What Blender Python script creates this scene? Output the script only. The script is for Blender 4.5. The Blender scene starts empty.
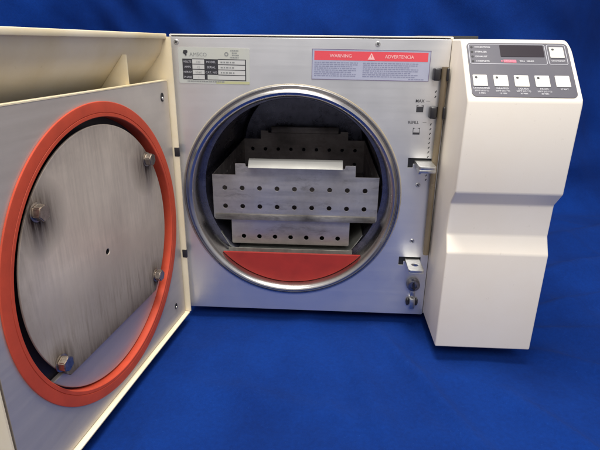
import bpy, bmesh, math, random
from mathutils import Matrix, Vector, noise
random.seed(7)
S = bpy.context.scene
COL = S.collection
PI = math.pi

# ------------------------------------------------------------------ helpers
def frame(o, ex, ey):
    ex = Vector(ex).normalized(); ey = Vector(ey).normalized(); ez = ex.cross(ey)
    m = Matrix.Identity(4)
    for i, v in enumerate((ex, ey, ez)):
        for j in range(3): m[j][i] = v[j]
    for j in range(3): m[j][3] = o[j]
    return m
def T(x, y, z=0): return Matrix.Translation((x, y, z))

def obj(name, bm, mats, parent=None, smooth=35, label=None):
    me = bpy.data.meshes.new(name)
    if isinstance(bm, bpy.types.Mesh): me = bm; me.name = name
    else:
        bmesh.ops.recalc_face_normals(bm, faces=bm.faces) if getattr(bm, 'faces', None) and len(bm.faces) else None
        bm.to_mesh(me); bm.free()
    if not isinstance(mats, (list, tuple)): mats = [mats]
    if len(me.materials): me.materials.clear()
    for m in mats: me.materials.append(m)
    if smooth:
        for p in me.polygons: p.use_smooth = True
        me.set_sharp_from_angle(angle=math.radians(smooth))
    o = bpy.data.objects.new(name, me); COL.objects.link(o)
    if parent: o.parent = parent
    if label: o['label'] = label
    return o
def tag(o, label=None, cat=None, group=None, kind=None):
    if label: o['label'] = label
    if cat: o['category'] = cat
    if group: o['group'] = group
    if kind: o['kind'] = kind
    return o
def NB(): return bmesh.new()
def add_mesh(bm, me, M=None, idx=0):
    if M is not None: me.transform(M)
    for p in me.polygons: p.material_index = idx
    bm.from_mesh(me); bpy.data.meshes.remove(me)
    return bm
def curve_to_mesh(cu):
    o = bpy.data.objects.new('tmp', cu); COL.objects.link(o)
    dg = bpy.context.evaluated_depsgraph_get(); dg.update()
    me = bpy.data.meshes.new_from_object(o.evaluated_get(dg))
    bpy.data.objects.remove(o); 
    return me
def slab(bm, loops, z0, z1, M, bev=0.0, idx=0):
    cu = bpy.data.curves.new('c', 'CURVE'); cu.dimensions = '2D'; cu.fill_mode = 'BOTH'
    for lp in loops:
        sp = cu.splines.new('POLY'); sp.points.add(len(lp) - 1); sp.use_cyclic_u = True
        for i, (x, y) in enumerate(lp): sp.points[i].co = (x, y, 0, 1)
    cu.extrude = max(0, (z1 - z0) / 2 - bev); cu.bevel_depth = bev; cu.bevel_resolution = 1
    if bev: cu.offset = -bev
    me = curve_to_mesh(cu); bpy.data.curves.remove(cu)
    add_mesh(bm, me, M @ T(0, 0, (z0 + z1) / 2), idx)
    return bm
def rect(x0, y0, x1, y1, r=0, n=5):
    if r <= 0: return [(x0, y0), (x1, y0), (x1, y1), (x0, y1)]
    out = []
    for cx, cy, a in ((x1 - r, y0 + r, -90), (x1 - r, y1 - r, 0), (x0 + r, y1 - r, 90), (x0 + r, y0 + r, 180)):
        for i in range(n + 1):
            t = math.radians(a + 90 * i / n); out.append((cx + r * math.cos(t), cy + r * math.sin(t)))
    return out
def circ(cx, cy, r, n=48, a0=0, a1=2 * PI):
    full = abs(a1 - a0 - 2 * PI) < 1e-6
    return [(cx + r * math.cos(a0 + (a1 - a0) * i / (n if full else n - 1)), cy + r * math.sin(a0 + (a1 - a0) * i / (n if full else n - 1))) for i in range(n)]
def box(bm, x0, x1, y0, y1, z0, z1, M=None, bev=0, seg=2, idx=0):
    b = bmesh.new(); bmesh.ops.create_cube(b, size=1)
    for v in b.verts:
        v.co = Vector(((x0 + x1) / 2 + v.co.x * (x1 - x0), (y0 + y1) / 2 + v.co.y * (y1 - y0), (z0 + z1) / 2 + v.co.z * (z1 - z0)))
    if bev: bmesh.ops.bevel(b, geom=b.edges[:], offset=bev, segments=seg, affect='EDGES', profile=.5)
    me = bpy.data.meshes.new('t'); b.to_mesh(me); b.free()
    return add_mesh(bm, me, M, idx)
def lathe(bm, prof, M, n=96, idx=0, closed=False):
    """profile of (r, z) turned round local z"""
    rings = []
    for r, z in prof:
        if r < 1e-6: rings.append([bm.verts.new(M @ Vector((0, 0, z)))])
        else: rings.append([bm.verts.new(M @ Vector((r * math.cos(2 * PI * i / n), r * math.sin(2 * PI * i / n), z))) for i in range(n)])
    pairs = list(zip(rings, rings[1:])) + ([(rings[-1], rings[0])] if closed else [])
    for a, b in pairs:
        for i in range(n):
            j = (i + 1) % n
            if len(a) == 1 and len(b) == 1: continue
            if len(a) == 1: f = bm.faces.new((a[0], b[i], b[j]))
            elif len(b) == 1: f = bm.faces.new((a[i], a[j], b[0]))
            else: f = bm.faces.new((a[i], a[j], b[j], b[i]))
            f.material_index = idx
    return bm
def text(bm, s, x, y, size, M, align='LEFT', z=0.0001, off=0.0, idx=0, sx=1.0):
    cu = bpy.data.curves.new('t', 'FONT'); cu.body = s; cu.size = size; cu.align_x = align
    cu.resolution_u = 2; cu.offset = off * size; cu.extrude = 0
    me = curve_to_mesh(cu); bpy.data.curves.remove(cu)
    me.transform(Matrix.Diagonal((sx, 1, 1, 1)))
    return add_mesh(bm, me, M @ T(x, y, z), idx)
def prism(bm, prof, x0, x1, bev=0, seg=3, idx=0, corner=0):
    """profile of (y, z) extruded along x"""
    b = bmesh.new()
    A = [b.verts.new((x0, y, z)) for y, z in prof]; B = [b.verts.new((x1, y, z)) for y, z in prof]
    b.faces.new(A); b.faces.new(B[::-1])
    n = len(prof)
    for i in range(n): b.faces.new((A[i], B[i], B[(i + 1) % n], A[(i + 1) % n]))
    bmesh.ops.recalc_face_normals(b, faces=b.faces)
    if corner:
        es = [e for e in b.edges if all(v.co.z > .3505 and abs(v.co.x - x1) < 1e-5 for v in e.verts)]
        bmesh.ops.bevel(b, geom=es, offset=corner, segments=5, affect='EDGES', profile=.5)
    if bev:
        es = [e for e in b.edges if len(e.link_faces) == 2 and e.calc_face_angle(0) > .35] if corner else b.edges[:]
        bmesh.ops.bevel(b, geom=es, offset=bev, segments=seg, affect='EDGES', profile=.5, clamp_overlap=True)
    me = bpy.data.meshes.new('t'); b.to_mesh(me); b.free()
    return add_mesh(bm, me, None, idx)

# ------------------------------------------------------------------ materials
def mat(name, base, rough=.5, metal=0, spec=.5, coat=0):
    m = bpy.data.materials.new(name); m.use_nodes = True
    b = m.node_tree.nodes['Principled BSDF']
    b.inputs['Base Color'].default_value = (*base, 1); b.inputs['Roughness'].default_value = rough
    b.inputs['Metallic'].default_value = metal; b.inputs['Specular IOR Level'].default_value = spec
    b.inputs['Coat Weight'].default_value = coat
    return m
def nodes(m): return m.node_tree.nodes, m.node_tree.links, m.node_tree.nodes['Principled BSDF']
def noise_node(m, scale, stretch=(1, 1, 1), detail=4, rough=.6, rot=(0, 0, 0)):
    N, L, b = nodes(m)
    tc = N.new('ShaderNodeTexCoord'); mp = N.new('ShaderNodeMapping'); nz = N.new('ShaderNodeTexNoise')
    mp.inputs['Scale'].default_value = stretch; mp.inputs['Rotation'].default_value = rot
    nz.inputs['Scale'].default_value = scale; nz.inputs['Detail'].default_value = detail; nz.inputs['Roughness'].default_value = rough
    L.new(tc.outputs['Object'], mp.inputs[0]); L.new(mp.outputs[0], nz.inputs['Vector'])
    return nz
def ramp(m, src, stops):
    N, L, b = nodes(m); r = N.new('ShaderNodeValToRGB'); L.new(src, r.inputs[0])
    els = r.color_ramp.elements
    while len(els) < len(stops): els.new(.5)
    for e, (p, c) in zip(els, stops):
        e.position = p; e.color = (*c, 1) if isinstance(c, tuple) else (c, c, c, 1)
    return r
def mixc(m, a, b_, fac, mode='MIX'):
    N, L, b = nodes(m); x = N.new('ShaderNodeMix'); x.data_type = 'RGBA'; x.blend_type = mode
    if isinstance(fac, (int, float)): x.inputs[0].default_value = fac
    else: L.new(fac, x.inputs[0])
    for i, v in ((6, a), (7, b_)):
        if isinstance(v, tuple): x.inputs[i].default_value = (*v, 1)
        else: L.new(v, x.inputs[i])
    return x.outputs[2]
def bump(m, src, strength, dist):
    N, L, b = nodes(m); x = N.new('ShaderNodeBump'); x.inputs['Strength'].default_value = strength; x.inputs['Distance'].default_value = dist
    L.new(src, x.inputs['Height']); L.new(x.outputs[0], b.inputs['Normal'])
    return x
def math_(m, op, a, b_):
    N, L, b = nodes(m); x = N.new('ShaderNodeMath'); x.operation = op; x.use_clamp = True
    for i, v in ((0, a), (1, b_)):
        if isinstance(v, (int, float)): x.inputs[i].default_value = v
        else: L.new(v, x.inputs[i])
    return x.outputs[0]

def painted(name, base, stain, rough=.42, amount=.5):
    m = mat(name, base, rough); N, L, b = nodes(m)
    n1 = noise_node(m, 9, detail=6); r1 = ramp(m, n1.outputs[0], [(.42, 0.0), (.75, 1.0)])
    c = mixc(m, base, stain, math_(m, 'MULTIPLY', r1.outputs[0], amount))
    n3 = noise_node(m, 160, detail=3); r3 = ramp(m, n3.outputs[0], [(.70, 0.0), (.78, 1.0)])
    c = mixc(m, c, tuple(v * .55 for v in stain), math_(m, 'MULTIPLY', r3.outputs[0], .25))
    L.new(c, b.inputs['Base Color'])
    n2 = noise_node(m, 900, detail=2); bump(m, n2.outputs[0], .10, .0004)
    r2 = ramp(m, n1.outputs[0], [(.3, rough - .06), (.7, rough + .1)]); L.new(r2.outputs[0], b.inputs['Roughness'])
    return m
cream = painted('cream_paint', (.84, .768, .66), (.70, .56, .38), .45, .22)
cream_door = painted('aged_cream_paint', (.85, .745, .54), (.66, .50, .20), .5, .6)

def steel(name, base, rough, stretch, smudge=.12, scale=60, dark=None, metal=1.0, streak=.25, grime=0, rv=.06):
    m = mat(name, base, rough, metal); N, L, b = nodes(m)
    n1 = noise_node(m, scale, stretch, detail=6, rough=.7)
    n2 = noise_node(m, 14, (1, 1, 1), detail=5, rough=.65)
    r1 = ramp(m, n1.outputs[0], [(.3, max(.02, rough - rv)), (.7, rough + rv)]); 
    r2 = ramp(m, n2.outputs[0], [(.35, 0.0), (.75, 1.0)])
    rr = math_(m, 'ADD', r1.outputs[0], math_(m, 'MULTIPLY', r2.outputs[0], .12)); L.new(rr, b.inputs['Roughness'])
    dk = dark or tuple(v * .72 for v in base)
    c = mixc(m, base, dk, math_(m, 'MULTIPLY', r2.outputs[0], smudge))
    r3 = ramp(m, n1.outputs[0], [(.35, 1.0 - streak), (.6, 1.0)])
    c = mixc(m, c, r3.outputs[0], 1.0, 'MULTIPLY')
    if grime:
        g1 = noise_node(m, 38, (.35, 1, 1), detail=8, rough=.75); g2 = ramp(m, g1.outputs[0], [(.54, 0.0), (.74, 1.0)])
        c = mixc(m, c, (.09, .075, .065), math_(m, 'MULTIPLY', g2.outputs[0], grime))
    L.new(c, b.inputs['Base Color']); bump(m, n1.outputs[0], .05, .0003)
    return m
panel_steel = steel('panel_steel', (.84, .83, .82), .34, (.02, 1, 1), .10, 260, streak=.012, metal=.85, rv=.025)
door_steel = steel('door_plate_steel', (.60, .55, .50), .42, (.04, .04, 1), .35, 160, streak=.06, metal=.55)
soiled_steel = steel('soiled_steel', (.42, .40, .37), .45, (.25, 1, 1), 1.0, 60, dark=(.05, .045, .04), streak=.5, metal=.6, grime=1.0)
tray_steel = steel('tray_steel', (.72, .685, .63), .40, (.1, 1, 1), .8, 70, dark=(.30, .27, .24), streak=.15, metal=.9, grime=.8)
ring_steel = steel('polished_steel', (.52, .50, .49), .24, (1, 1, 1), .4, 12, streak=.1)
bolt_steel = steel('bolt_steel', (.62, .56, .50), .32, (1, 1, 1), .6, 300, dark=(.25, .17, .10), streak=.3)
lug_steel = steel('lug_steel', (.70, .70, .68), .32, (1, 1, 1), .6, 200, streak=.15)
shaded_stained_steel = steel('shaded_stained_steel', (.46, .41, .39), .45, (.1, 1, 1), .8, 70, dark=(.08, .07, .07), streak=.2, metal=.6, grime=.8)  # darker tray steel: stains plus the chamber's dimness put into the colour
lit_grip_steel = steel('lit_grip_steel', (.70, .69, .63), .42, (.1, 1, 1), .5, 70, streak=.08, metal=.5)  # cleaner, paler tray steel: overhead light on the grip lip painted in
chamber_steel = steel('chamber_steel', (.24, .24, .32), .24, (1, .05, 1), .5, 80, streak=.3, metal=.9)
rail_steel = steel('dull_steel', (.62, .63, .57), .35, (1, 1, 1), .6, 80, streak=.2, metal=.8)

# baffle disc on the door: brushed, dark residue round each bolt, residue and painted shadow towards the bottom edge
DO = Vector((-.1642, -.0132, 0)); DD = Vector((-.13680651, -.99059779, 0)); DN = Vector((.99059779, -.13680651, 0))
MD = frame(DO, -DD, (0, 0, 1))            # door plane: local x = towards hinge (negative = away from it), y = up, z = towards the chamber side
def door_pt(u, z, h=0): return DO + DD * u + DN * h + Vector((0, 0, z))
BOLTS = [(.2445, .2245), (.0680, .2270), (.0720, .0890), (.2475, .0900)]
def baffle_material():
    m = mat('baffle_steel', (.5, .48, .45), .36, .5); N, L, b = nodes(m)
    tc = N.new('ShaderNodeTexCoord')
    sep = N.new('ShaderNodeSeparateXYZ'); L.new(tc.outputs['Object'], sep.inputs[0])
    st = noise_node(m, 260, (1, 1, .07), detail=7, rough=.7)
    bl = noise_node(m, 11, (1, 1, 1), detail=5)
    # residue rising from the straight lower edge
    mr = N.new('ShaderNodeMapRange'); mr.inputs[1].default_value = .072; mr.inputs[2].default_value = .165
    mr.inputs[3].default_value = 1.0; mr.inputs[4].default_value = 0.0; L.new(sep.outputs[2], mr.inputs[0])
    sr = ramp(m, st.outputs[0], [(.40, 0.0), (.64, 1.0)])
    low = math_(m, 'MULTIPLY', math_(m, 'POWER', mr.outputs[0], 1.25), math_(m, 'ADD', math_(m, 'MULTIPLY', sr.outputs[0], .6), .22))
    eb = N.new('ShaderNodeMapRange'); eb.inputs[1].default_value = .071; eb.inputs[2].default_value = .135; eb.inputs[3].default_value = .88; eb.inputs[4].default_value = 0; L.new(sep.outputs[2], eb.inputs[0])  # edge band: residue deepened with the disc's chord shadow, painted into the colour
    rd = N.new('ShaderNodeVectorMath'); rd.operation = 'DISTANCE'; L.new(tc.outputs['Object'], rd.inputs[0]); rd.inputs[1].default_value = door_pt(.1565, .158, 0)
    re = N.new('ShaderNodeMapRange'); re.inputs[1].default_value = .095; re.inputs[2].default_value = .117; re.inputs[3].default_value = 0; re.inputs[4].default_value = .22; L.new(rd.outputs['Value'], re.inputs[0])
    blr = ramp(m, bl.outputs[0], [(.4, .15), (.65, 1.0)])
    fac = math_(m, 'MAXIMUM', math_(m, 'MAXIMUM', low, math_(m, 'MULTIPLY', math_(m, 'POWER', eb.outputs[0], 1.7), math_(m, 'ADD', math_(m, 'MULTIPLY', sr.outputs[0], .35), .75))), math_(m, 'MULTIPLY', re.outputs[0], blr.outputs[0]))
    for (u, z) in BOLTS:
        p = door_pt(u, z - .004, 0.002)
        vm = N.new('ShaderNodeVectorMath'); vm.operation = 'DISTANCE'; L.new(tc.outputs['Object'], vm.inputs[0]); vm.inputs[1].default_value = p
        d = N.new('ShaderNodeMapRange'); d.inputs[1].default_value = .007; d.inputs[2].default_value = .037; d.inputs[3].default_value = 1; d.inputs[4].default_value = 0
        L.new(vm.outputs['Value'], d.inputs[0])
        s = math_(m, 'MULTIPLY', math_(m, 'POWER', d.outputs[0], 1.2), math_(m, 'ADD', math_(m, 'MULTIPLY', sr.outputs[0], .6), .55))
        fac = math_(m, 'MAXIMUM', fac, s)
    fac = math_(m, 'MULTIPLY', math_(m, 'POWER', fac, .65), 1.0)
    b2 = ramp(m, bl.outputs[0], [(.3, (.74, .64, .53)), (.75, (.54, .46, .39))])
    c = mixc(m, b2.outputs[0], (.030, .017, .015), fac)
    r3 = ramp(m, st.outputs[0], [(.3, .82), (.6, 1.0)])
    c = mixc(m, c, r3.outputs[0], 1.0, 'MULTIPLY'); L.new(c, b.inputs['Base Color'])
    rr = math_(m, 'ADD', math_(m, 'MULTIPLY', fac, .45), .36); L.new(rr, b.inputs['Roughness'])
    inv_ = math_(m, 'SUBTRACT', 1.0, fac); half = math_(m, 'MULTIPLY', inv_, .32); L.new(half, b.inputs['Metallic']); L.new(half, b.inputs['Specular IOR Level'])
    bump(m, st.outputs[0], .08, .0003)
    return m
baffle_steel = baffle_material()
def rubber(name, base, rough):
    m = mat(name, base, rough); N, L, b = nodes(m)
    n = noise_node(m, 40, detail=5); r = ramp(m, n.outputs[0], [(.3, base), (.8, tuple(v * .72 for v in base))]); L.new(r.outputs[0], b.inputs['Base Color'])
    n2 = noise_node(m, 700, detail=2); bump(m, n2.outputs[0], .12, .0004)
    return m
channel_m = mat('shaded_channel', (.020, .018, .026), .5)  # near-black colour stands for the shade in the recess round the disc
orange = rubber('orange_silicone', (.60, .068, .026), .65)
red = rubber('matte_red', (.38, .024, .016), .6)
black = mat('black_plastic', (.018, .017, .02), .4)
hinge_m = mat('hinge_shadow_steel', (.03, .03, .03), .6)
dark = mat('dark_gap', (.010, .010, .014), .6)
rubber_black = mat('black_rubber', (.02, .02, .02), .7)
ink = mat('black_ink', (.03, .03, .035), .5)
grey_ink = mat('grey_ink', (.24, .25, .24), .5)
white_ink = mat('white_ink', (.52, .52, .55), .5)
pink_ink = mat('rose_ink', (.55, .13, .19), .5)
pale_pink = mat('pale_pink_ink', (.92, .52, .50), .5)
line_ink = mat('pale_line_ink', (.42, .42, .46), .5)
keypad_m = painted('keypad_grey', (.075, .072, .092), (.12, .115, .115), .5, .5)
button_m = painted('button_white', (.62, .60, .55), (.66, .62, .54), .4, .3)
display_m = mat('display_window', (.022, .017, .023), .45, spec=.2)
sticker = painted('silver_sticker', (.50, .51, .47), (.60, .58, .38), .45, .5)
sticker_val = mat('sticker_pale', (.56, .56, .53), .45)
yellowed = painted('yellowed_sticker', (.50, .50, .27), (.40, .38, .18), .5, .6)
warn_body = painted('lilac_sticker', (.40, .42, .53), (.50, .50, .58), .45, .5)
warn_red = painted('red_band', (.80, .075, .095), (.70, .10, .12), .45, .4)
border_ink = mat('purple_border', (.17, .13, .22), .5)
micro_ink = mat('micro_print', (.25, .26, .37), .5)
tube_m = painted('yellowed_tube', (.22, .175, .11), (.10, .07, .045), .3, .9)
def cloth_material():
    m = mat('blue_cloth', (.006, .040, .26), .9, spec=.12); N, L, b = nodes(m)
    n = noise_node(m, 6, detail=5); r = ramp(m, n.outputs[0], [(.30, (.0009, .0165, .120)), (.70, (.0018, .029, .195))])
    f = noise_node(m, 420, detail=3); fr = ramp(m, f.outputs[0], [(.66, 0.0), (.80, 1.0)])
    g = noise_node(m, 260, detail=3); gr = ramp(m, g.outputs[0], [(.3, .86), (.7, 1.05)])
    c = mixc(m, r.outputs[0], gr.outputs[0], 1.0, 'MULTIPLY')
    c = mixc(m, c, (.02, .09, .34), math_(m, 'MULTIPLY', fr.outputs[0], .35)); L.new(c, b.inputs['Base Color'])
    b.inputs['Sheen Weight'].default_value = .04; b.inputs['Sheen Roughness'].default_value = .5; b.inputs['Sheen Tint'].default_value = (.25, .4, 1, 1)
    w = noise_node(m, 1100, detail=2); k = noise_node(m, 9, detail=2)
    bm_ = bump(m, w.outputs[0], .5, .0010)
    b2 = N.new('ShaderNodeBump'); b2.inputs['Strength'].default_value = .5; b2.inputs['Distance'].default_value = .012
    L.new(k.outputs[0], b2.inputs['Height']); L.new(bm_.outputs[0], b2.inputs['Normal']); L.new(b2.outputs[0], b.inputs['Normal'])
    return m
cloth_m = cloth_material()

# ------------------------------------------------------------------ setting: one blue cloth, flat then rising behind
TZ = -.0175
def ridge(x, y, x0, y0, x1, y1, w, h):
    dx, dy = x1 - x0, y1 - y0; L2 = dx * dx + dy * dy
    t = ((x - x0) * dx + (y - y0) * dy) / L2; tc = min(1, max(0, t))
    d = math.hypot(x - x0 - tc * dx, y - y0 - tc * dy)
    e = math.sin(PI * min(1, max(0, t))) ** .5 if 0 < t < 1 else 0
    return h * e * math.exp(-(d / w) ** 2)
RID = [(.09, -.005, .20, -.27, .010, .0020), (.05, -.02, .11, -.30, .014, .0014), (-.07, -.03, -.05, -.26, .012, .0010), (.285, -.05, .46, -.17, .010, .0028),
       (.285, .03, .65, .16, .014, .0035), (.28, -.01, .55, .0, .012, .0026), (.22, -.13, .34, -.30, .012, .0022), (.30, .12, .9, .36, .026, .006), (.0, -.06, .05, -.22, .009, .0008),
       (.35, .26, .95, .50, .04, .007), (.36, -.02, .7, -.12, .018, .003), (-.14, -.14, .10, -.20, .016, .0012)]
def cloth():
    y0, yb, R = -.72, .50, .13
    xs = []; xx = -1.4
    while xx < 2.1: xs.append(xx); xx += .0055 if -.35 < xx < .75 else .014
    path = []; s = 0
    drop = .30
    k = int(drop / .02)
    for i in range(k): path.append(('d', TZ - drop + i * .02))
    n = int((yb - y0) / .006)
    for i in range(n): path.append(('f', y0 + (yb - y0) * i / n))
    for i in range(14): path.append(('c', i / 14 * PI / 2))
    for i in range(90): path.append(('w', i * .014))
    bm = NB(); rows = []
    for kind, v in path:
        row = []
        for x in xs:
            if kind == 'd': p = Vector((x, y0 - .01 + .006 * math.sin(x * 22), v))
            elif kind == 'f':
                y = v; h = 4.5 * sum(ridge(x, y, *r) for r in RID)
                h += .0022 * noise.noise(Vector((x * 5, y * 5, 0))) + .0016 * noise.noise(Vector((x * 14, y * 9, 4)))
                q_ = 1 - abs(noise.noise(Vector((x * 7 + y * 5, y * 4 - x * 2, 11)))) ; h += .0045 * max(0, q_ - .55) ** 3 / .09
                edge = min(1, max(0, (-.02 - y) / .03)) if -.17 < x < .28 and -.02 <= y + .03 else 1
                if -.17 < x < .28 and y > -.01: h = min(h, .003)
                if x < -.155 and x > -.32 and y > -.36: h = min(h, .001)
                p = Vector((x, y, TZ + h))
            else:
                f = 0
                if kind == 'c': y = yb + R * math.sin(v); z = TZ + R * (1 - math.cos(v)); f = math.sin(v); zz = z
                else: y = yb + R; z = TZ + R + v; f = 1; zz = z
                y += f * (.045 * math.sin(x * 9 + 1.2 * noise.noise(Vector((x * 3, zz * 1.5, 2))) + zz * 1.1) + .045 * noise.noise(Vector((x * 5, zz * 2.2, 9))) + .026 * noise.noise(Vector((x * 12 + zz * 7, zz * 5, 3))))
                y -= f * ridge(x, zz, .30, .10, 1.5, .05, .04, .03)
                p = Vector((x, y, z))
            row.append(bm.verts.new(p))
        rows.append(row)
    for a, b in zip(rows, rows[1:]):
        for i in range(len(xs) - 1): bm.faces.new((a[i], a[i + 1], b[i + 1], b[i]))
    o = obj('backdrop', bm, cloth_m, smooth=180)
    tag(o, 'royal blue cloth under the autoclave, sweeping up behind it in loose folds', 'backdrop', kind='structure')
cloth()

# ------------------------------------------------------------------ the autoclave
A = bpy.data.objects.new('autoclave', None); COL.objects.link(A); A.location = (0, 0, 0)
tag(A, 'cream tabletop autoclave with open round chamber, steel front and grey keypad, standing on blue cloth', 'autoclave')
MF = frame((0, 0, 0), (1, 0, 0), (0, 0, 1))       # front plane, local z towards the viewer
CX, CZ = -.0197, .1640
PX0, PX1, PZ0, PZ1 = -.1614, .1608, 0.0, .3532

# housing: five-sided cream shell
bm = NB()
hx0, hx1 = -.1640, .272
box(bm, hx0, .1640, .006, .40, .3520, .3562, bev=.001)
box(bm, .1641, hx1, .006, .40, .3480, .3530, bev=.001)                     # top
box(bm, hx0, hx0 + .002, .006, .40, -.002, .3515)                        # left
box(bm, hx1 - .002, hx1, .006, .40, .004, .3515)
box(bm, hx0 + .0021, hx1 - .0021, .398, .400, -.002, .3515)
box(bm, hx0 + .0021, hx1 - .0021, .008, .3975, -.002, .000)
box(bm, PX0, PX1, .0005, .0058, .3548, .3562, bev=.0005)                 # folded front edge above the panel
obj('housing', bm, cream, A)
bm = NB(); box(bm, .127, .198, .03, .30, .3532, .3576, bev=.0008); obj('vent_cover', bm, rubber_black, A)
for fx in (-.13, .13, .24):
    for fy in (.04, .36):
        bm = NB(); lathe(bm, [(0, -.002), (.012, -.002), (.013, -.012), (.012, TZ + .0003), (0, TZ + .0003)], T(fx, fy), n=24); obj('foot', bm, rubber_black, A)

# front panel sheet with round opening and two latch slots
slots = [rect(.1236, .2062, .1300, .2172), rect(.1300, .2140, .1520, .2172), rect(.1228, .0735, .1285, .0852), rect(.1285, .0822, .1505, .0852)]
Lslot1 = [(.1236, .2052), (.1300, .2052), (.1300, .2100), (.1520, .2100), (.1520, .2172), (.1236, .2172)]
Lslot2 = [(.1228, .0735), (.1290, .0735), (.1290, .0790), (.1510, .0790), (.1510, .0852), (.1228, .0852)]
bm = NB()
slab(bm, [rect(PX0, PZ0, PX1, PZ1, .0015), circ(CX, CZ, .1350, 128), Lslot1, Lslot2], -.0016, 0.0, MF, bev=.0003)
obj('front_panel', bm, panel_steel, A)
bm = NB(); box(bm, -.150, .160, .0300, .38, -.0100, -.0021, bev=.001); obj('shade_base_plate', bm, rubber_black, A)  # black block added to deepen the shade below the front panel
bm = NB(); slab(bm, [rect(PX0 + .001, PZ0 + .002, PX1 - .001, .3546), circ(CX, CZ, .139, 64)], -.0045, -.0030, MF); obj('panel_backing', bm, dark, A)

# chamber with polished lip
MC = MF @ T(CX, CZ)
bm = NB()
lathe(bm, [(.1372, -.001), (.1376, .0022), (.1368, .0034), (.1356, .0034), (.1348, .0020), (.1340, .0018), (.1333, .0040), (.1318, .0066), (.1295, .0080), (.1272, .0074),
           (.1252, .0050), (.1240, .0018), (.1236, -.002), (.1238, -.034), (.1240, -.0365)], MC, n=160)
ring = obj('chamber_rim', bm, ring_steel, A, smooth=40)
bm = NB(); lathe(bm, [(.1374, .0001), (.1376, .0010), (.1383, .0009), (.1389, .0001)], MC, n=128)  # thin tan ring added for the grime line round the rim
rim_grime_m = painted('rim_grime', (.40, .36, .28), (.22, .15, .06), .5, 1.0)
obj('rim_stain', bm, rim_grime_m, A)
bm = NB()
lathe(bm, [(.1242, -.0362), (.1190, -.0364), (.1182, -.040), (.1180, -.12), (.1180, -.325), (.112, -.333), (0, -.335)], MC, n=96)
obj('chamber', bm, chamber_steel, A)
# red plate filling the foot of the opening below a straight edge
bm = NB()
ch = .0825 - CZ; a = math.asin(ch / .1229)
loop = circ(CX, CZ, .1229, 60, PI - a, 2 * PI + a)
slab(bm, [loop], -.0085, -.0050, MF, bev=.0004)
obj('red_chamber_plate', bm, red, A)

# screws on the panel
def screw(x, z, r=.0030, M=MF, h=.0010, parent=A, m=lug_steel):
    bm = NB()
    lathe(bm, [(r, 0), (r, h * .5), (r * .85, h), (r * .3, h * 1.05), (0, h * 1.05)], M @ T(x, z), n=24)
    for an in (35, 125): 
        box(bm, -r * .62, r * .62, -r * .13, r * .13, h * .9, h * 1.12, M @ T(x, z) @ Matrix.Rotation(math.radians(an), 4, 'Z'), idx=1)
    return obj('screw', bm, [m, dark], parent)
for x, z in ((-.1542, .3475), (.0782, .3476), (.1384, .1833), (.1377, .1079)): screw(x, z)

# nameplate
NX, NZ = -.1530, .3422        # top-left
MN = MF @ T(NX, NZ) @ Matrix.Rotation(math.radians(-.6), 4, 'Z')
bm = NB(); slab(bm, [rect(0, -.0405, .0840, 0, .002)], .0001, .0004, MN)
npl = obj('nameplate', bm, sticker, A)
bm = NB()
x0, x1, x2, x3, x4 = .0047, .0164, .0305, .0468, .0790
yt, rh = -.0128, .0058
def q(bm, xa, ya, xb, yb, z=.0005, idx=0, M=MN):
    vs = [bm.verts.new(M @ Vector(p)) for p in ((xa, ya, z), (xb, ya, z), (xb, yb, z), (xa, yb, z))]
    f = bm.faces.new(vs); f.material_index = idx
q(bm, x0, yt - 4 * rh, x1, yt); q(bm, x2, yt - 3 * rh, x3, yt); q(bm, x2, yt - 4 * rh, x2 + .0034, yt - 3 * rh)
lw = .0004
for k in range(5): 
    for (xa, xb) in ((x1, x2), (x3, x4)): q(bm, xa, yt - k * rh - lw, xb, yt - k * rh + lw, .00055)
q(bm, x2 + .0034, yt - 4 * rh - lw, x3, yt - 4 * rh + lw, .00055)
q(bm, x4 - lw, yt - 4 * rh - lw, x4 + lw * 2, yt + lw, .0006)
obj('table_print', bm, ink, npl)
bm = NB()
q(bm, x1, yt - 4 * rh + lw, x2, yt - lw, .00045); q(bm, x3, yt - 4 * rh + lw, x4 - lw, yt - lw, .00045)
obj('value_fields', bm, sticker_val, npl)
bm = NB()
for k, s in enumerate(('VOLTS', 'AMPS', 'HERTZ', 'PHASE')): text(bm, s, (x0 + x1) / 2, yt - (k + .74) * rh, .0032, MN, 'CENTER', .0007)
for k, s in enumerate(('MODEL', 'SERIAL', 'CAT. NO')): text(bm, s, (x2 + x3) / 2, yt - (k + .74) * rh, .0034, MN, 'CENTER', .0007)
obj('white_lettering', bm, white_ink, npl)
bm = NB()
text(bm, 'AMSCO', .0135, -.0098, .0060, MN, 'LEFT', .0006)
for k, s in enumerate(('120', '12', '50/60', '1')): text(bm, s, (x1 + x2) / 2, yt - (k + .78) * rh, .0034, MN, 'CENTER', .0007)
for k in range(4):                                                       # worn typed values
    xx = x3 + .003
    for _ in range(5 if k < 3 else 0):
        w = random.uniform(.0015, .004); q(bm, xx, yt - (k + .68) * rh, xx + w, yt - (k + .42) * rh, .0006); xx += w + .0012
slab(bm, [circ(.0570, -.0068, .0024, 20), circ(.0570, -.0068, .0013, 16)], .0004, .0006, MN)
for k, (xa, w) in enumerate(((.0618, .0095), (.0635, .006), (.0635, .0075), (.0610, .0105))): 
    xx = xa
    while xx < xa + w: 
        d = random.uniform(.0008, .002); q(bm, xx, -.0035 - k * .0025, xx + d, -.0023 - k * .0025, .0006); xx += d + .0005
xx = x0 + .005
while xx < .052: d = random.uniform(.001, .003); q(bm, xx, yt - 4 * rh - .0026, xx + d, yt - 4 * rh - .0013, .0006); xx += d + .0006
obj('grey_lettering', bm, grey_ink, npl)
bm = NB()
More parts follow.
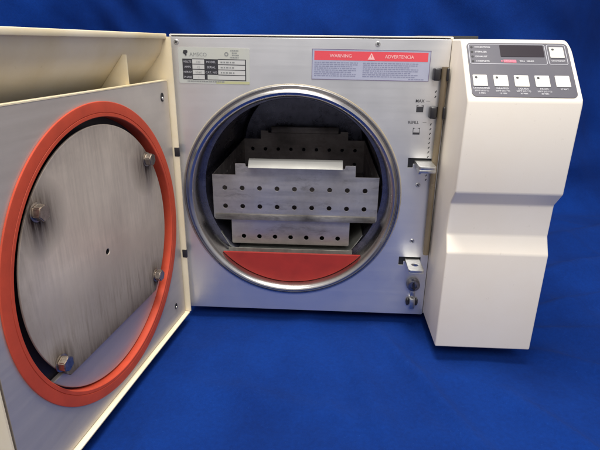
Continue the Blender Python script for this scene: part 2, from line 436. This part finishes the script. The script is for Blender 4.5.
slab(bm, [[(.0058, -.0060), (.0066, -.0036), (.0088, -.0030), (.0112, -.0036), (.0114, -.0056), (.0100, -.0068), (.0102, -.0086), (.0092, -.0100), (.0082, -.0082), (.0066, -.0072)]], .0004, .0007, MN)
obj('maker_emblem', bm, ink, npl)
bm = NB(); q(bm, .044, -.0402, .0836, -.0372, .0005); obj('yellowed_strip', bm, yellowed, npl)

# warning label
WX, WZ = .0036, .3420
MW = MF @ T(WX, WZ) @ Matrix.Rotation(math.radians(-.4), 4, 'Z')
Ww, Wh = .1355, .0338
bm = NB(); slab(bm, [rect(0, -Wh, Ww, 0, .001)], .0001, .0004, MW)
wl = obj('warning_label', bm, warn_body, A)
bm = NB()
for r in ((0, -.0006, Ww, 0), (0, -Wh, Ww, -Wh + .0006), (0, -Wh + .0006, .0006, -.0006), (Ww - .0006, -Wh + .0006, Ww, -.0006)): q(bm, *r, z=.0006, M=MW)
obj('border_print', bm, border_ink, wl)
bm = NB(); q(bm, .0026, -.0122, Ww - .0030, -.0022, .0005, M=MW); obj('red_band', bm, warn_red, wl)
bm = NB()
text(bm, 'WARNING', .0330, -.0090, .0052, MW, 'CENTER', .0007, .01)
text(bm, 'ADVERTENCIA', .1000, -.0090, .0052, MW, 'CENTER', .0007, .01, sx=.95)
slab(bm, [[(.0640, -.0108), (.0722, -.0108), (.0681, -.0036)], [(.0677, -.0088), (.0685, -.0088), (.0686, -.0060), (.0676, -.0060)]], .0006, .0008, MW)
obj('header_lettering', bm, pale_pink, wl)
bm = NB()
for (xa, xb, rows_) in ((.0030, .0535, 8), (.0590, Ww - .012, 8)):
    for k in range(rows_):
        y = -.0142 - k * .0021; xx = xa; end = xb - (random.uniform(0, .012) if k % 3 == 2 else random.uniform(0, .003))
        while xx < end - .001:
            w = random.uniform(.0012, .0045); w = min(w, end - xx)
            q(bm, xx, y - .0009, xx + w, y, .00055, M=MW); xx += w + random.uniform(.0006, .001)
xx = .112
while xx < .130: w = random.uniform(.001, .003); q(bm, xx, -.0322, xx + w, -.0312, .00055, M=MW); xx += w + .0006
obj('small_print', bm, micro_ink, wl)

# water level marks
bm = NB()
text(bm, 'MAX', .1262, .2838, .0048, MF, 'LEFT', .0003, .015)
text(bm, 'REFILL', .1196, .2588, .0046, MF, 'LEFT', .0003, .015, sx=.98)
q(bm, .1385, .2852, .1432, .2856, .0003, M=MF); q(bm, .1368, .2602, .1412, .2606, .0003, M=MF)
def tank(cx, cz, full):
    w, h, t = .0036, .0040, .0005
    q(bm, cx - w - t, cz - h, cx + w + t, cz - h + t * 2, .0003, M=MF)
    q(bm, cx - w - t, cz - h + t * 2, cx - w, cz + h * .7, .0003, M=MF); q(bm, cx + w, cz - h + t * 2, cx + w + t, cz + h * .7, .0003, M=MF)
    q(bm, cx - w - t, cz + h * .7, cx - w + t, cz + h, .00035, M=MF); q(bm, cx + w - t, cz + h * .7, cx + w + t, cz + h, .00035, M=MF)
    q(bm, cx - w + t, cz + h * .8, cx - w * .45, cz + h * .8 + t, .00035, M=MF); q(bm, cx + w * .45, cz + h * .8, cx + w - t, cz + h * .8 + t, .00035, M=MF)
    if full: q(bm, cx - w, cz - h + t * 2, cx + w, cz + h * .6, .00032, M=MF)
    else: q(bm, cx - w, cz - h + t * 2, cx + w, cz - h * .4, .00032, M=MF)
tank(.1320, .2765, True); tank(.1302, .2500, False)
# slanting dashes beside the tube: a spring's reflection drawn in ink
for z in (.2990, .2930, .2885):
    pass
zz = [.2965, .2905] + [.2585 - k * .0056 for k in range(9)] + [.1960, .1905]
for z in zz:
    xx = .1483 if z > .28 else .1462 + (.2585 - z) * .01
    vs = [bm.verts.new(MF @ Vector(p)) for p in ((xx - .0008, z - .0012, .0003), (xx + .0002, z - .0015, .0003), (xx + .0016, z + .0009, .0003), (xx + .0006, z + .0012, .0003))]
    bm.faces.new(vs)
obj('level_and_reflection_marks', bm, ink, A)

# sight tube with two clips
def tube(bm, pts, r, n=16):
    prev = None
    for i, p in enumerate(pts):
        p = Vector(p); d = (Vector(pts[min(i + 1, len(pts) - 1)]) - Vector(pts[max(i - 1, 0)])).normalized()
        a = d.orthogonal().normalized() if abs(d.z) < .9 else Vector((1, 0, 0)); a = (a - d * a.dot(d)).normalized(); b = d.cross(a)
        ringv = [bm.verts.new(p + r * (math.cos(2 * PI * k / n) * a + math.sin(2 * PI * k / n) * b)) for k in range(n)]
        if prev:
            for k in range(n): bm.faces.new((prev[k], prev[(k + 1) % n], ringv[(k + 1) % n], ringv[k]))
        else: bm.faces.new(ringv[::-1])
        prev = ringv
    bm.faces.new(prev)
bm = NB()
tube(bm, [(.1555, -.0055, .3240), (.1553, -.0056, .27), (.1545, -.006, .21), (.1552, -.0056, .15), (.1560, -.0050, .092)], .0037)
obj('sight_tube', bm, tube_m, A)
for z in (.3165, .2735):
    bm = NB()
    box(bm, .1425, .1502, -.0115, -.0005, z - .0075, z + .0065, bev=.0018, seg=3)
    box(bm, .1567, .1597, -.0120, -.0005, z - .0075, z + .0065, bev=.0014, seg=3)
    box(bm, .1504, .1565, -.0022, -.0008, z - .0060, z + .0055)
    obj('tube_clip', bm, black, A)

# door latch lugs
def lug(xc, zt, w, L, hole, label):
    bm = NB()
    M_ = frame((xc, 0, zt), (1, 0, 0), (0, -1, 0))        # local x right, y towards viewer, z = up?  (1,0,0)x(0,-1,0) = (0,0,-1)
    loops = [rect(-w / 2, -.012, w / 2, L, .003)]
    if hole: loops.append(circ(.0005, L * .55, .0042, 24))
    slab(bm, loops, .0004, .0042, M_, bev=.0005)
    box(bm, -w / 2 + .0003, w / 2 - .0003, L - .0040, L - .0005, .0042, .0085 if not hole else .0060, M_, bev=.0008)
    if not hole: box(bm, -w / 2 + .001, -w / 2 + .004, .002, L - .006, .0040, .0110, M_, bev=.0006)
    return obj('latch_lug', bm, lug_steel, A, label=label)
lug(.1415, .2150, .0200, .034, False, 'upper steel latch lug with solid top')
lug(.1400, .0835, .0190, .036, True, 'lower steel latch lug with a round hole')
bm = NB()
lathe(bm, [(.0085, 0), (.0090, .002), (.0086, .007), (.0070, .0090), (.0040, .0094), (.0038, .0080), (0, .0078)], MF @ T(.1440, .0470), n=32)
kn = obj('latch_screw', bm, steel('dark_screw_steel', (.30, .30, .33), .3, (1, 1, 1), .6, 200), A)
bm = NB(); box(bm, -.0012, .0012, -.0055, .0055, .0078, .0100, MF @ T(.1440, .0470) @ Matrix.Rotation(.12, 4, 'Z')); obj('slot', bm, dark, kn)
bm = NB()
box(bm, .1415, .1478, -.0045, -.0004, .0290, .0385, bev=.001)
box(bm, .1408, .1484, -.0075, -.0004, .0120, .0270, bev=.0015)
obj('wire_clip', bm, lug_steel, A)
for sx in (-1, 1):
    bm = NB(); lathe(bm, [(.0032, .0004), (.0034, .003), (.0022, .0045), (0, .0046)], MF @ T(.1446 + sx * .0058, .0205) @ Matrix.Diagonal((.7, 1.6, 1, 1)), n=20)
    obj('clip_stud', bm, black, A)

# control box with stepped profile
prof = [(.0045, .3535), (-.0345, .3535), (-.0387, .3515), (-.0898, .2985), (-.0912, .2940), (-.0886, .2002), (-.0734, .1836), (-.0724, .1470), (-.0830, .1281), (-.0824, .0040), (.0045, .0040)]
bm = NB(); prism(bm, prof, .1614, .2738, bev=.0020, seg=4, corner=.0065)
cb = obj('control_box', bm, cream, A, smooth=50)
bm = NB(); box(bm, .175, .262, -.074, -.004, .0005, .0050, bev=.001); obj('shade_base_plate', bm, rubber_black, cb)

# keypad on the slanted face
sA = Vector((0, -.0387, .3515)); sB = Vector((0, -.0898, .2985)); sv = (sB - sA).normalized()
MK = frame((.217, sA.y, sA.z), (1, 0, 0), -sv)
bm = NB(); slab(bm, [rect(-.0510, -.0722, .0520, -.0026, .0052)], .0001, .0007, MK, bev=.0001)
kp = obj('keypad', bm, keypad_m, A)
bm = NB(); slab(bm, [rect(-.0174, -.0212, .0268, -.0060, .0008)], .0006, .0010, MK); obj('display', bm, display_m, kp)
bm = NB()
for r in ((-.0492, -.0310, .0287, -.0048), (.0302, -.0310, .0492, -.0048)):
    slab(bm, [rect(*r, .0022), rect(r[0] + .0005, r[1] + .0005, r[2] - .0005, r[3] - .0005, .0018)], .0006, .0009, MK)
obj('frame_print', bm, line_ink, kp)
bx_ = [(-.0485, .0455), (-.0280, .0455), (-.0076, .0455), (.0128, .0455), (.0327, .0455), (.0326, .0082)]
for i, (x, s) in enumerate(bx_):
    bm = NB(); h = .0142
    slab(bm, [rect(x, -s - h, x + h, -s, .0008)], .0006, .0014, MK, bev=.0003)
    if i != 4: slab(bm, [circ(x + .0032, -s - .0034, .0013, 20)], .0013, .0017, MK, idx=1)
    obj('button', bm, [button_m, ink], kp)
for k in range(4):
    bm = NB(); slab(bm, [circ(-.0461, -.0090 - k * .0062, .0013, 20)], .0006, .0009, MK); obj('indicator', bm, dark, kp)
bm = NB()
for k, s in enumerate(('CONDITION', 'STERILIZE', 'EXHAUST', 'COMPLETE')): text(bm, s, -.0432, -.0099 - k * .0062, .0028, MK, 'LEFT', .0010, .012)
obj('status_lettering', bm, white_ink, kp); bm = NB()
text(bm, 'TEN', .0008, -.0280, .0027, MK, 'LEFT', .0010, .01); text(bm, 'SERIES', .0078, -.0280, .0027, MK, 'LEFT', .0010, .01)
obj('series_lettering', bm, white_ink, kp); bm = NB()
text(bm, 'STOP/RESET', .0398, -.0272, .0026, MK, 'CENTER', .0010, .01); obj('button_caption', bm, white_ink, kp)
for (x, l) in zip((-.0485, -.0280, -.0076, .0128), (('UNWRAPPED', '270\u00b0F (132\u00b0C)', '3 MIN'), ('WRAPPED', '250\u00b0F (121\u00b0C)', '15 MIN'), ('LIQUIDS', '250\u00b0F (121\u00b0C)', '30 MIN'), ('PACKS', '250\u00b0F (121\u00b0C)', '30 MIN'))):
    bm = NB()
    for k, s in enumerate(l): text(bm, s, x + .0075, -.0630 - k * .0030, .0027 if k == 0 else .0024, MK, 'CENTER', .0010, .01, sx=1.0)
    obj('button_caption', bm, white_ink, kp)
bm = NB(); text(bm, 'START', .0400, -.0632, .0027, MK, 'CENTER', .0010, .01)
obj('button_caption', bm, white_ink, kp)
bm = NB(); q(bm, -.0152, -.0288, -.0025, -.0252, .0009, M=MK); slab(bm, [rect(-.0178, -.0280, -.0164, -.0262)], .0007, .0010, MK); 
bmr = obj('red_mark', bm, pink_ink, kp)
bm = NB(); text(bm, 'EAGLE', -.0146, -.0281, .0030, MK, 'LEFT', .0012, .01); obj('mark_lettering', bm, mat('rose_light_ink', (.66, .25, .30), .5), kp)

# ------------------------------------------------------------------ the open door
def DB(bm, u0, u1, z0, z1, h0, h1, **k): return box(bm, -u1, -u0, z0, z1, h0, h1, MD, **k)
bm = NB()
# outer skin: profile (h, z) stretched along u.  h negative = away from the chamber side
sk = [(-.0005, .3535), (-.0060, .3360), (-.0340, .3030), (-.0470, .2850), (-.0470, .2050), (-.0400, .1880), (-.0400, .1470), (-.0500, .1280), (-.0500, -.0010)]
def skin(u0, u1, th):
    v = []
    inner = sk; outer = [(h - th, z + (.0006 if i == 0 else 0)) for i, (h, z) in enumerate(sk)]
    poly = inner + outer[::-1]
    A_ = [bm.verts.new(MD @ Vector((-u0, z, h))) for h, z in poly]; B_ = [bm.verts.new(MD @ Vector((-u1, z, h))) for h, z in poly]
    n = len(poly)
    for i in range(n): bm.faces.new((A_[i], A_[(i + 1) % n], B_[(i + 1) % n], B_[i]))
    m_ = len(sk)
    for i in range(m_ - 1):
        for Q in (A_, B_): bm.faces.new((Q[i], Q[i + 1], Q[n - 2 - i], Q[n - 1 - i]))
skin(-.0012, .3135, .0022)
# end walls following the same profile
def wall_poly(hf, ztop): return [(hf, -.0010), (hf, ztop)] + [(h - .0004, z) for h, z in sk]
def wall(u0, u1, hf, ztop, bmx):
    P = [(hf, -.0010), (hf, ztop)] + [(h - .0006, z - (.0004 if i == 0 else 0)) for i, (h, z) in enumerate(sk[:-1])] + [(-.0504, -.0010)]
    slab_ = [bmx.verts.new(MD @ Vector((-u0, z, h))) for h, z in P]; B_ = [bmx.verts.new(MD @ Vector((-u1, z, h))) for h, z in P]
    bmx.faces.new(slab_); bmx.faces.new(B_[::-1]); n = len(P)
    for i in range(n): bmx.faces.new((slab_[i], B_[i], B_[(i + 1) % n], slab_[(i + 1) % n]))
wall(-.0034, -.0014, .0068, .3528, bm)
wall(.3118, .3135, .0010, .3528, bm)
DB(bm, -.0012, .3117, -.0030, -.0012, -.0500, .0058, bev=.0004)          # floor lip under the plate
DB(bm, -.0034, .3135, .3506, .3562, -.0030, .0018, bev=.0008)            # rolled top rim
door = obj('door', bm, cream_door, A, smooth=30, label='open cream door shell, its steel inner face turned to the right')
bm = NB()                                                                # stiffening gusset
P = [(-.0022, .3350), (-.0022, .3020), (-.0340, .3020), (-.0336, .3030), (-.0062, .3355)]
Aa = [bm.verts.new(MD @ Vector((-.0820, z, h))) for h, z in P]; Bb = [bm.verts.new(MD @ Vector((-.0828, z, h))) for h, z in P]
bm.faces.new(Aa); bm.faces.new(Bb[::-1])
for i in range(len(P)): bm.faces.new((Aa[i], Bb[i], Bb[(i + 1) % len(P)], Aa[(i + 1) % len(P)]))
obj('gusset', bm, cream_door, door)

GU, GZ = .1529, .1525
bm = NB()
slab(bm, [rect(-.3085, 0.0, -.0010, .3050, .001), circ(-GU, GZ, .1436, 128)], -.0016, 0.0, MD, bev=.0003)
DB(bm, .0012, .3083, .3030, .3049, -.0120, -.0017)                        # folded top edge
DB(bm, .3066, .3084, .0012, .3028, -.0120, -.0017)
ip = obj('inner_plate', bm, door_steel, door)
bm = NB(); DB(bm, .0015, .3080, .3051, .3062, -.0060, .0002); obj('edge_trim', bm, cream_door, door)
bm = NB()
MG = MD @ T(-GU, GZ)
pz = .0735; a = math.asin((pz - GZ) / .1285)
slab(bm, [circ(-GU, GZ, .1285, 90, PI - a, 2 * PI + a)], -.0100, -.0055, MD, bev=.0008)
obj('dish', bm, door_steel, door)
bm = NB(); lathe(bm, [(.1436, -.0030), (.1438, -.0110), (.1205, -.0113), (0, -.0113)], MG, n=128); obj('gasket_channel', bm, channel_m, door)
bm = NB()
lathe(bm, [(.1434, -.0078), (.1436, -.0002), (.1444, .0004), (.1444, .0014), (.1440, .0017), (.1420, .0019), (.1348, .0018), (.1344, .0012), (.1340, .0018), (.1312, .0018), (.1306, .0012), (.1304, -.0010), (.1304, -.0112)], MG, n=160)
obj('gasket', bm, orange, door, smooth=25)
# baffle disc: circle cut straight at the bottom, on four bolts
BU, BZ, BR = .1570, .1575, .1192
ch = .0705 - BZ; a = math.asin(ch / BR)
bm = NB()
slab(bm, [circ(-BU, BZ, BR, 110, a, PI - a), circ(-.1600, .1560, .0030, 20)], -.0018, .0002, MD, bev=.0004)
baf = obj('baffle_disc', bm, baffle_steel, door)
bm = NB(); lathe(bm, [(.0029, -.0004), (.0029, -.0046), (0, -.0047)], MD @ T(-.1600, .1560), n=20); obj('centre_hole', bm, dark, door)
for i, (u, z) in enumerate(BOLTS):
    rot = (.25, .7, .1, .5)[i]
    M_ = MD @ T(-u, z, -.0018) @ Matrix.Rotation(rot, 4, 'Z')
    bm = NB()
    lathe(bm, [(.0072, .0020), (.0078, .0024), (.0078, .0030), (.0060, .0034), (0, .0034)], M_, n=28)
    hx = bmesh.new(); R = .0070
    vb = [hx.verts.new((R * math.cos(PI / 3 * k), R * math.sin(PI / 3 * k), .0033)) for k in range(6)]; vt = [hx.verts.new((v.co.x, v.co.y, .0100)) for v in vb]
    hx.faces.new(vt); hx.faces.new(vb[::-1])
    for k in range(6): hx.faces.new((vb[k], vb[(k + 1) % 6], vt[(k + 1) % 6], vt[k]))
    bmesh.ops.bevel(hx, geom=hx.edges[:], offset=.0007, segments=2, affect='EDGES')
    me = bpy.data.meshes.new('t'); hx.to_mesh(me); hx.free(); add_mesh(bm, me, M_)
    obj('bolt', bm, bolt_steel, door)
for (u, z, r) in ((.0171, .2880, .0036), (.0275, .0224, .0030)):
    bm = NB()
    lathe(bm, [(r, .0001), (r, .0006), (r * .6, .0006), (r * .5, .0004), (0, .0003)], MD @ T(-u, z) @ Matrix.Diagonal((1, 1.4, 1, 1)), n=20)
    lathe(bm, [(r * .55, .0007), (r * .5, .0016), (0, .0018)], MD @ T(-u - .0004, z - .0014), n=16, idx=1); obj('rivet', bm, [dark, lug_steel], door)
# hinges between door lip and panel
for z in (.2210, .0855):
    bm = NB(); DB(bm, -.0038, -.0006, z - .0055, z + .0055, .0015, .0074, bev=.0004)
    lathe(bm, [(0, z - .009), (.0022, z - .009), (.0022, z + .009), (0, z + .009)], T(-.1640, -.0060), n=14)
    obj('hinge', bm, black, A)

# ------------------------------------------------------------------ trays in the chamber
def tray(name, label, x0, x1, z0, z1, holes_x, rows, tab, yf, yb):
    t = bpy.data.objects.new(name, None); COL.objects.link(t); t.location = ((x0 + x1) / 2, (yf + yb) / 2, z0)
    tag(t, label, 'tray', None)
    inv = Matrix.Translation(t.location).inverted()
    def put(nm, bm, m, **k):
        o = obj(nm, bm, m, t, **k); o.data.transform(inv); return o
    sp = (holes_x[1] - holes_x[0]) / (holes_x[2] - 1)
    for nm, y in (('front_wall', yf), ('rear_wall', yb)):
        bm = NB(); M_ = frame((0, y, 0), (1, 0, 0), (0, 0, 1))
        if tab:
            tx0, tx1, tz = tab
            out = [(x0 + .001, z0), (x1 - .001, z0), (x1, z0 + .002), (x1, z1), (tx1, z1), (tx1, tz - .0005), (tx1 - .0005, tz), (tx1 - .0135, tz), (tx1 - .0140, tz - .004), (tx0 + .0140, tz - .004), (tx0 + .0135, tz), (tx0 + .0005, tz), (tx0, tz - .0005), (tx0, z1), (x0, z1), (x0, z0 + .002)]
        else: out = rect(x0, z0, x1, z1, .002)
        loops = [out]
        for zz in rows:
            for k in range(holes_x[2]): loops.append(circ(holes_x[0] + k * sp, zz, .0032, 20))
        slab(bm, loops, -.0012, 0, M_, bev=.0002)
        put(nm, bm, tray_steel if nm == 'front_wall' else shaded_stained_steel)
        if tab:
            bm = NB()
            hx0_, hx1_ = tx0 + .0195, tx1 - .0175
            s_ = -1 if nm == 'front_wall' else 1
            pr = [(y + s_ * .0012, tz - .004), (y + s_ * .0012, tz + .0065), (y + s_ * .0035, tz + .0080), (y + s_ * .0090, tz + .0066), (y + s_ * .0170, tz - .0015), (y + s_ * .0158, tz - .0025), (y + s_ * .0080, tz + .0052), (y + s_ * .0034, tz + .0062), (y + s_ * .0028, tz - .004)]
            prism(bm, pr, hx0_, hx1_, bev=.0003, seg=1)
            put('grip_lip', bm, lit_grip_steel if nm == 'front_wall' else shaded_stained_steel)
    for nm, x in (('side_wall', x0), ('side_wall', x1 - .0012)):
        bm = NB(); M_ = frame((x, 0, 0), (0, 1, 0), (0, 0, 1))
        loops = [rect(yf + .0015, z0 + .001, yb - .0003, z1 - .0006, 0)]
        for zz in rows:
            for k in range(10): loops.append(circ(yf + .02 + k * (yb - yf - .04) / 9, zz, .0032, 16))
        slab(bm, loops, 0, .0012, M_); put(nm, bm, shaded_stained_steel)
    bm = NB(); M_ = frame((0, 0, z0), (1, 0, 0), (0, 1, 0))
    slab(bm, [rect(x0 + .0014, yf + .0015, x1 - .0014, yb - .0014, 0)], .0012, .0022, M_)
    put('floor_panel', bm, shaded_stained_steel)
    return t, put
t, put = tray('sterilizer_tray', 'wide upper perforated steel tray with two rows of holes and a bright grip lip', -.1276, .0937, .1215, .1833, (-.1113, .0759, 9), (.1650, .1394), (-.0963, .0623, .1985), .030, .292)
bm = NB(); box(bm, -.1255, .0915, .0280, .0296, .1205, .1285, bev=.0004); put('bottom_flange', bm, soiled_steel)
t, put = tray('sterilizer_tray', 'narrow lower perforated steel tray with one row of holes, under the wide tray', -.1050, .0580, .0830, .1200, (-.0884, .0424, 7), (.0937,), None, .036, .290)
# carrier under the trays
cr = bpy.data.objects.new('tray_carrier', None); COL.objects.link(cr); cr.location = (-.02, .16, .07)
tag(cr, 'dull steel carrier with upturned sides beneath the lower tray, above the red plate', 'carrier')
inv = Matrix.Translation(cr.location).inverted()
bm = NB()
pts = [(-.1200, .1010), (-.1135, .0900), (-.1085, .0810), (-.1000, .0745), (.0540, .0745), (.0620, .0800), (.0690, .0900), (.0760, .1010)]
th = .0014
def strip(bm, pts, y0, y1, th):
    o_ = [(x, z - th) for x, z in pts]; poly = pts + o_[::-1]
    a_ = [bm.verts.new((x, y0, z)) for x, z in poly]; b_ = [bm.verts.new((x, y1, z)) for x, z in poly]; n = len(poly)
    for i in range(n): bm.faces.new((a_[i], b_[i], b_[(i + 1) % n], a_[(i + 1) % n]))
    for i in range(len(pts) - 1):
        for Q in (a_, b_): bm.faces.new((Q[i], Q[i + 1], Q[n - 2 - i], Q[n - 1 - i]))
strip(bm, pts, .034, .300, th)
o = obj('base', bm, rail_steel, cr); o.data.transform(inv)
bm = NB()
strip(bm, [(-.1080, .0815), (-.0985, .0805), (.0540, .0805), (.0625, .0815)], .0250, .0258, .0065)
o = obj('front_lip', bm, rail_steel, cr); o.data.transform(inv)

# ------------------------------------------------------------------ light
w = bpy.data.worlds.new('World'); S.world = w; w.use_nodes = True
N, L = w.node_tree.nodes, w.node_tree.links
bg = N['Background']; tc = N.new('ShaderNodeTexCoord'); sep = N.new('ShaderNodeSeparateXYZ'); cr_ = N.new('ShaderNodeValToRGB'); mr = N.new('ShaderNodeMapRange')
mr.inputs[1].default_value = -1; mr.inputs[2].default_value = 1
L.new(tc.outputs['Generated'], sep.inputs[0]); L.new(sep.outputs[2], mr.inputs[0]); L.new(mr.outputs[0], cr_.inputs[0]); L.new(cr_.outputs[0], bg.inputs[0])
e = cr_.color_ramp.elements; e[0].position = .34; e[0].color = (.07, .07, .075, 1); e[1].position = .62; e[1].color = (.80, .80, .84, 1)
bg.inputs[1].default_value = .72
def area(name, loc, target, sx, sy, power, col):
    ld = bpy.data.lights.new(name, 'AREA'); ld.shape = 'RECTANGLE'; ld.size = sx; ld.size_y = sy; ld.energy = power; ld.color = col
    o = bpy.data.objects.new(name, ld); COL.objects.link(o); o.location = loc
    o.rotation_euler = (Vector(target) - Vector(loc)).to_track_quat('-Z', 'Y').to_euler(); return o
area('ceiling_lamp', (-.02, -.10, 1.5), (.08, 0, .1), .7, .35, 27, (1, .95, .85))
area('front_fill', (.2, -1.7, 1.75), (0, 0, .2), 1.4, .8, 30, (1, .975, .96))  # added soft fill from behind the camera, not an actual fixture

# ------------------------------------------------------------------ camera
cam = bpy.data.cameras.new('camera'); co = bpy.data.objects.new('camera', cam); COL.objects.link(co); S.camera = co
pitch, yaw, roll = .3538, -.0502, .0111
fw = Vector((math.sin(yaw) * math.cos(pitch), math.cos(yaw) * math.cos(pitch), -math.sin(pitch)))
r0 = Vector((math.cos(yaw), -math.sin(yaw), 0)); u0 = r0.cross(fw)
rr = math.cos(roll) * r0 + math.sin(roll) * u0; uu = -math.sin(roll) * r0 + math.cos(roll) * u0
m = Matrix.Identity(4)
for j in range(3): m[j][0] = rr[j]; m[j][1] = uu[j]; m[j][2] = -fw[j]
m[0][3], m[1][3], m[2][3] = .0219, -.60, .3476
co.matrix_world = m
cam.sensor_width = 36; cam.lens = 29.53; cam.clip_start = .01; cam.clip_end = 50
S.view_settings.view_transform = 'Standard'; S.view_settings.look = 'None'; S.view_settings.exposure = 0; S.view_settings.gamma = 1
S.cycles.max_bounces = 8
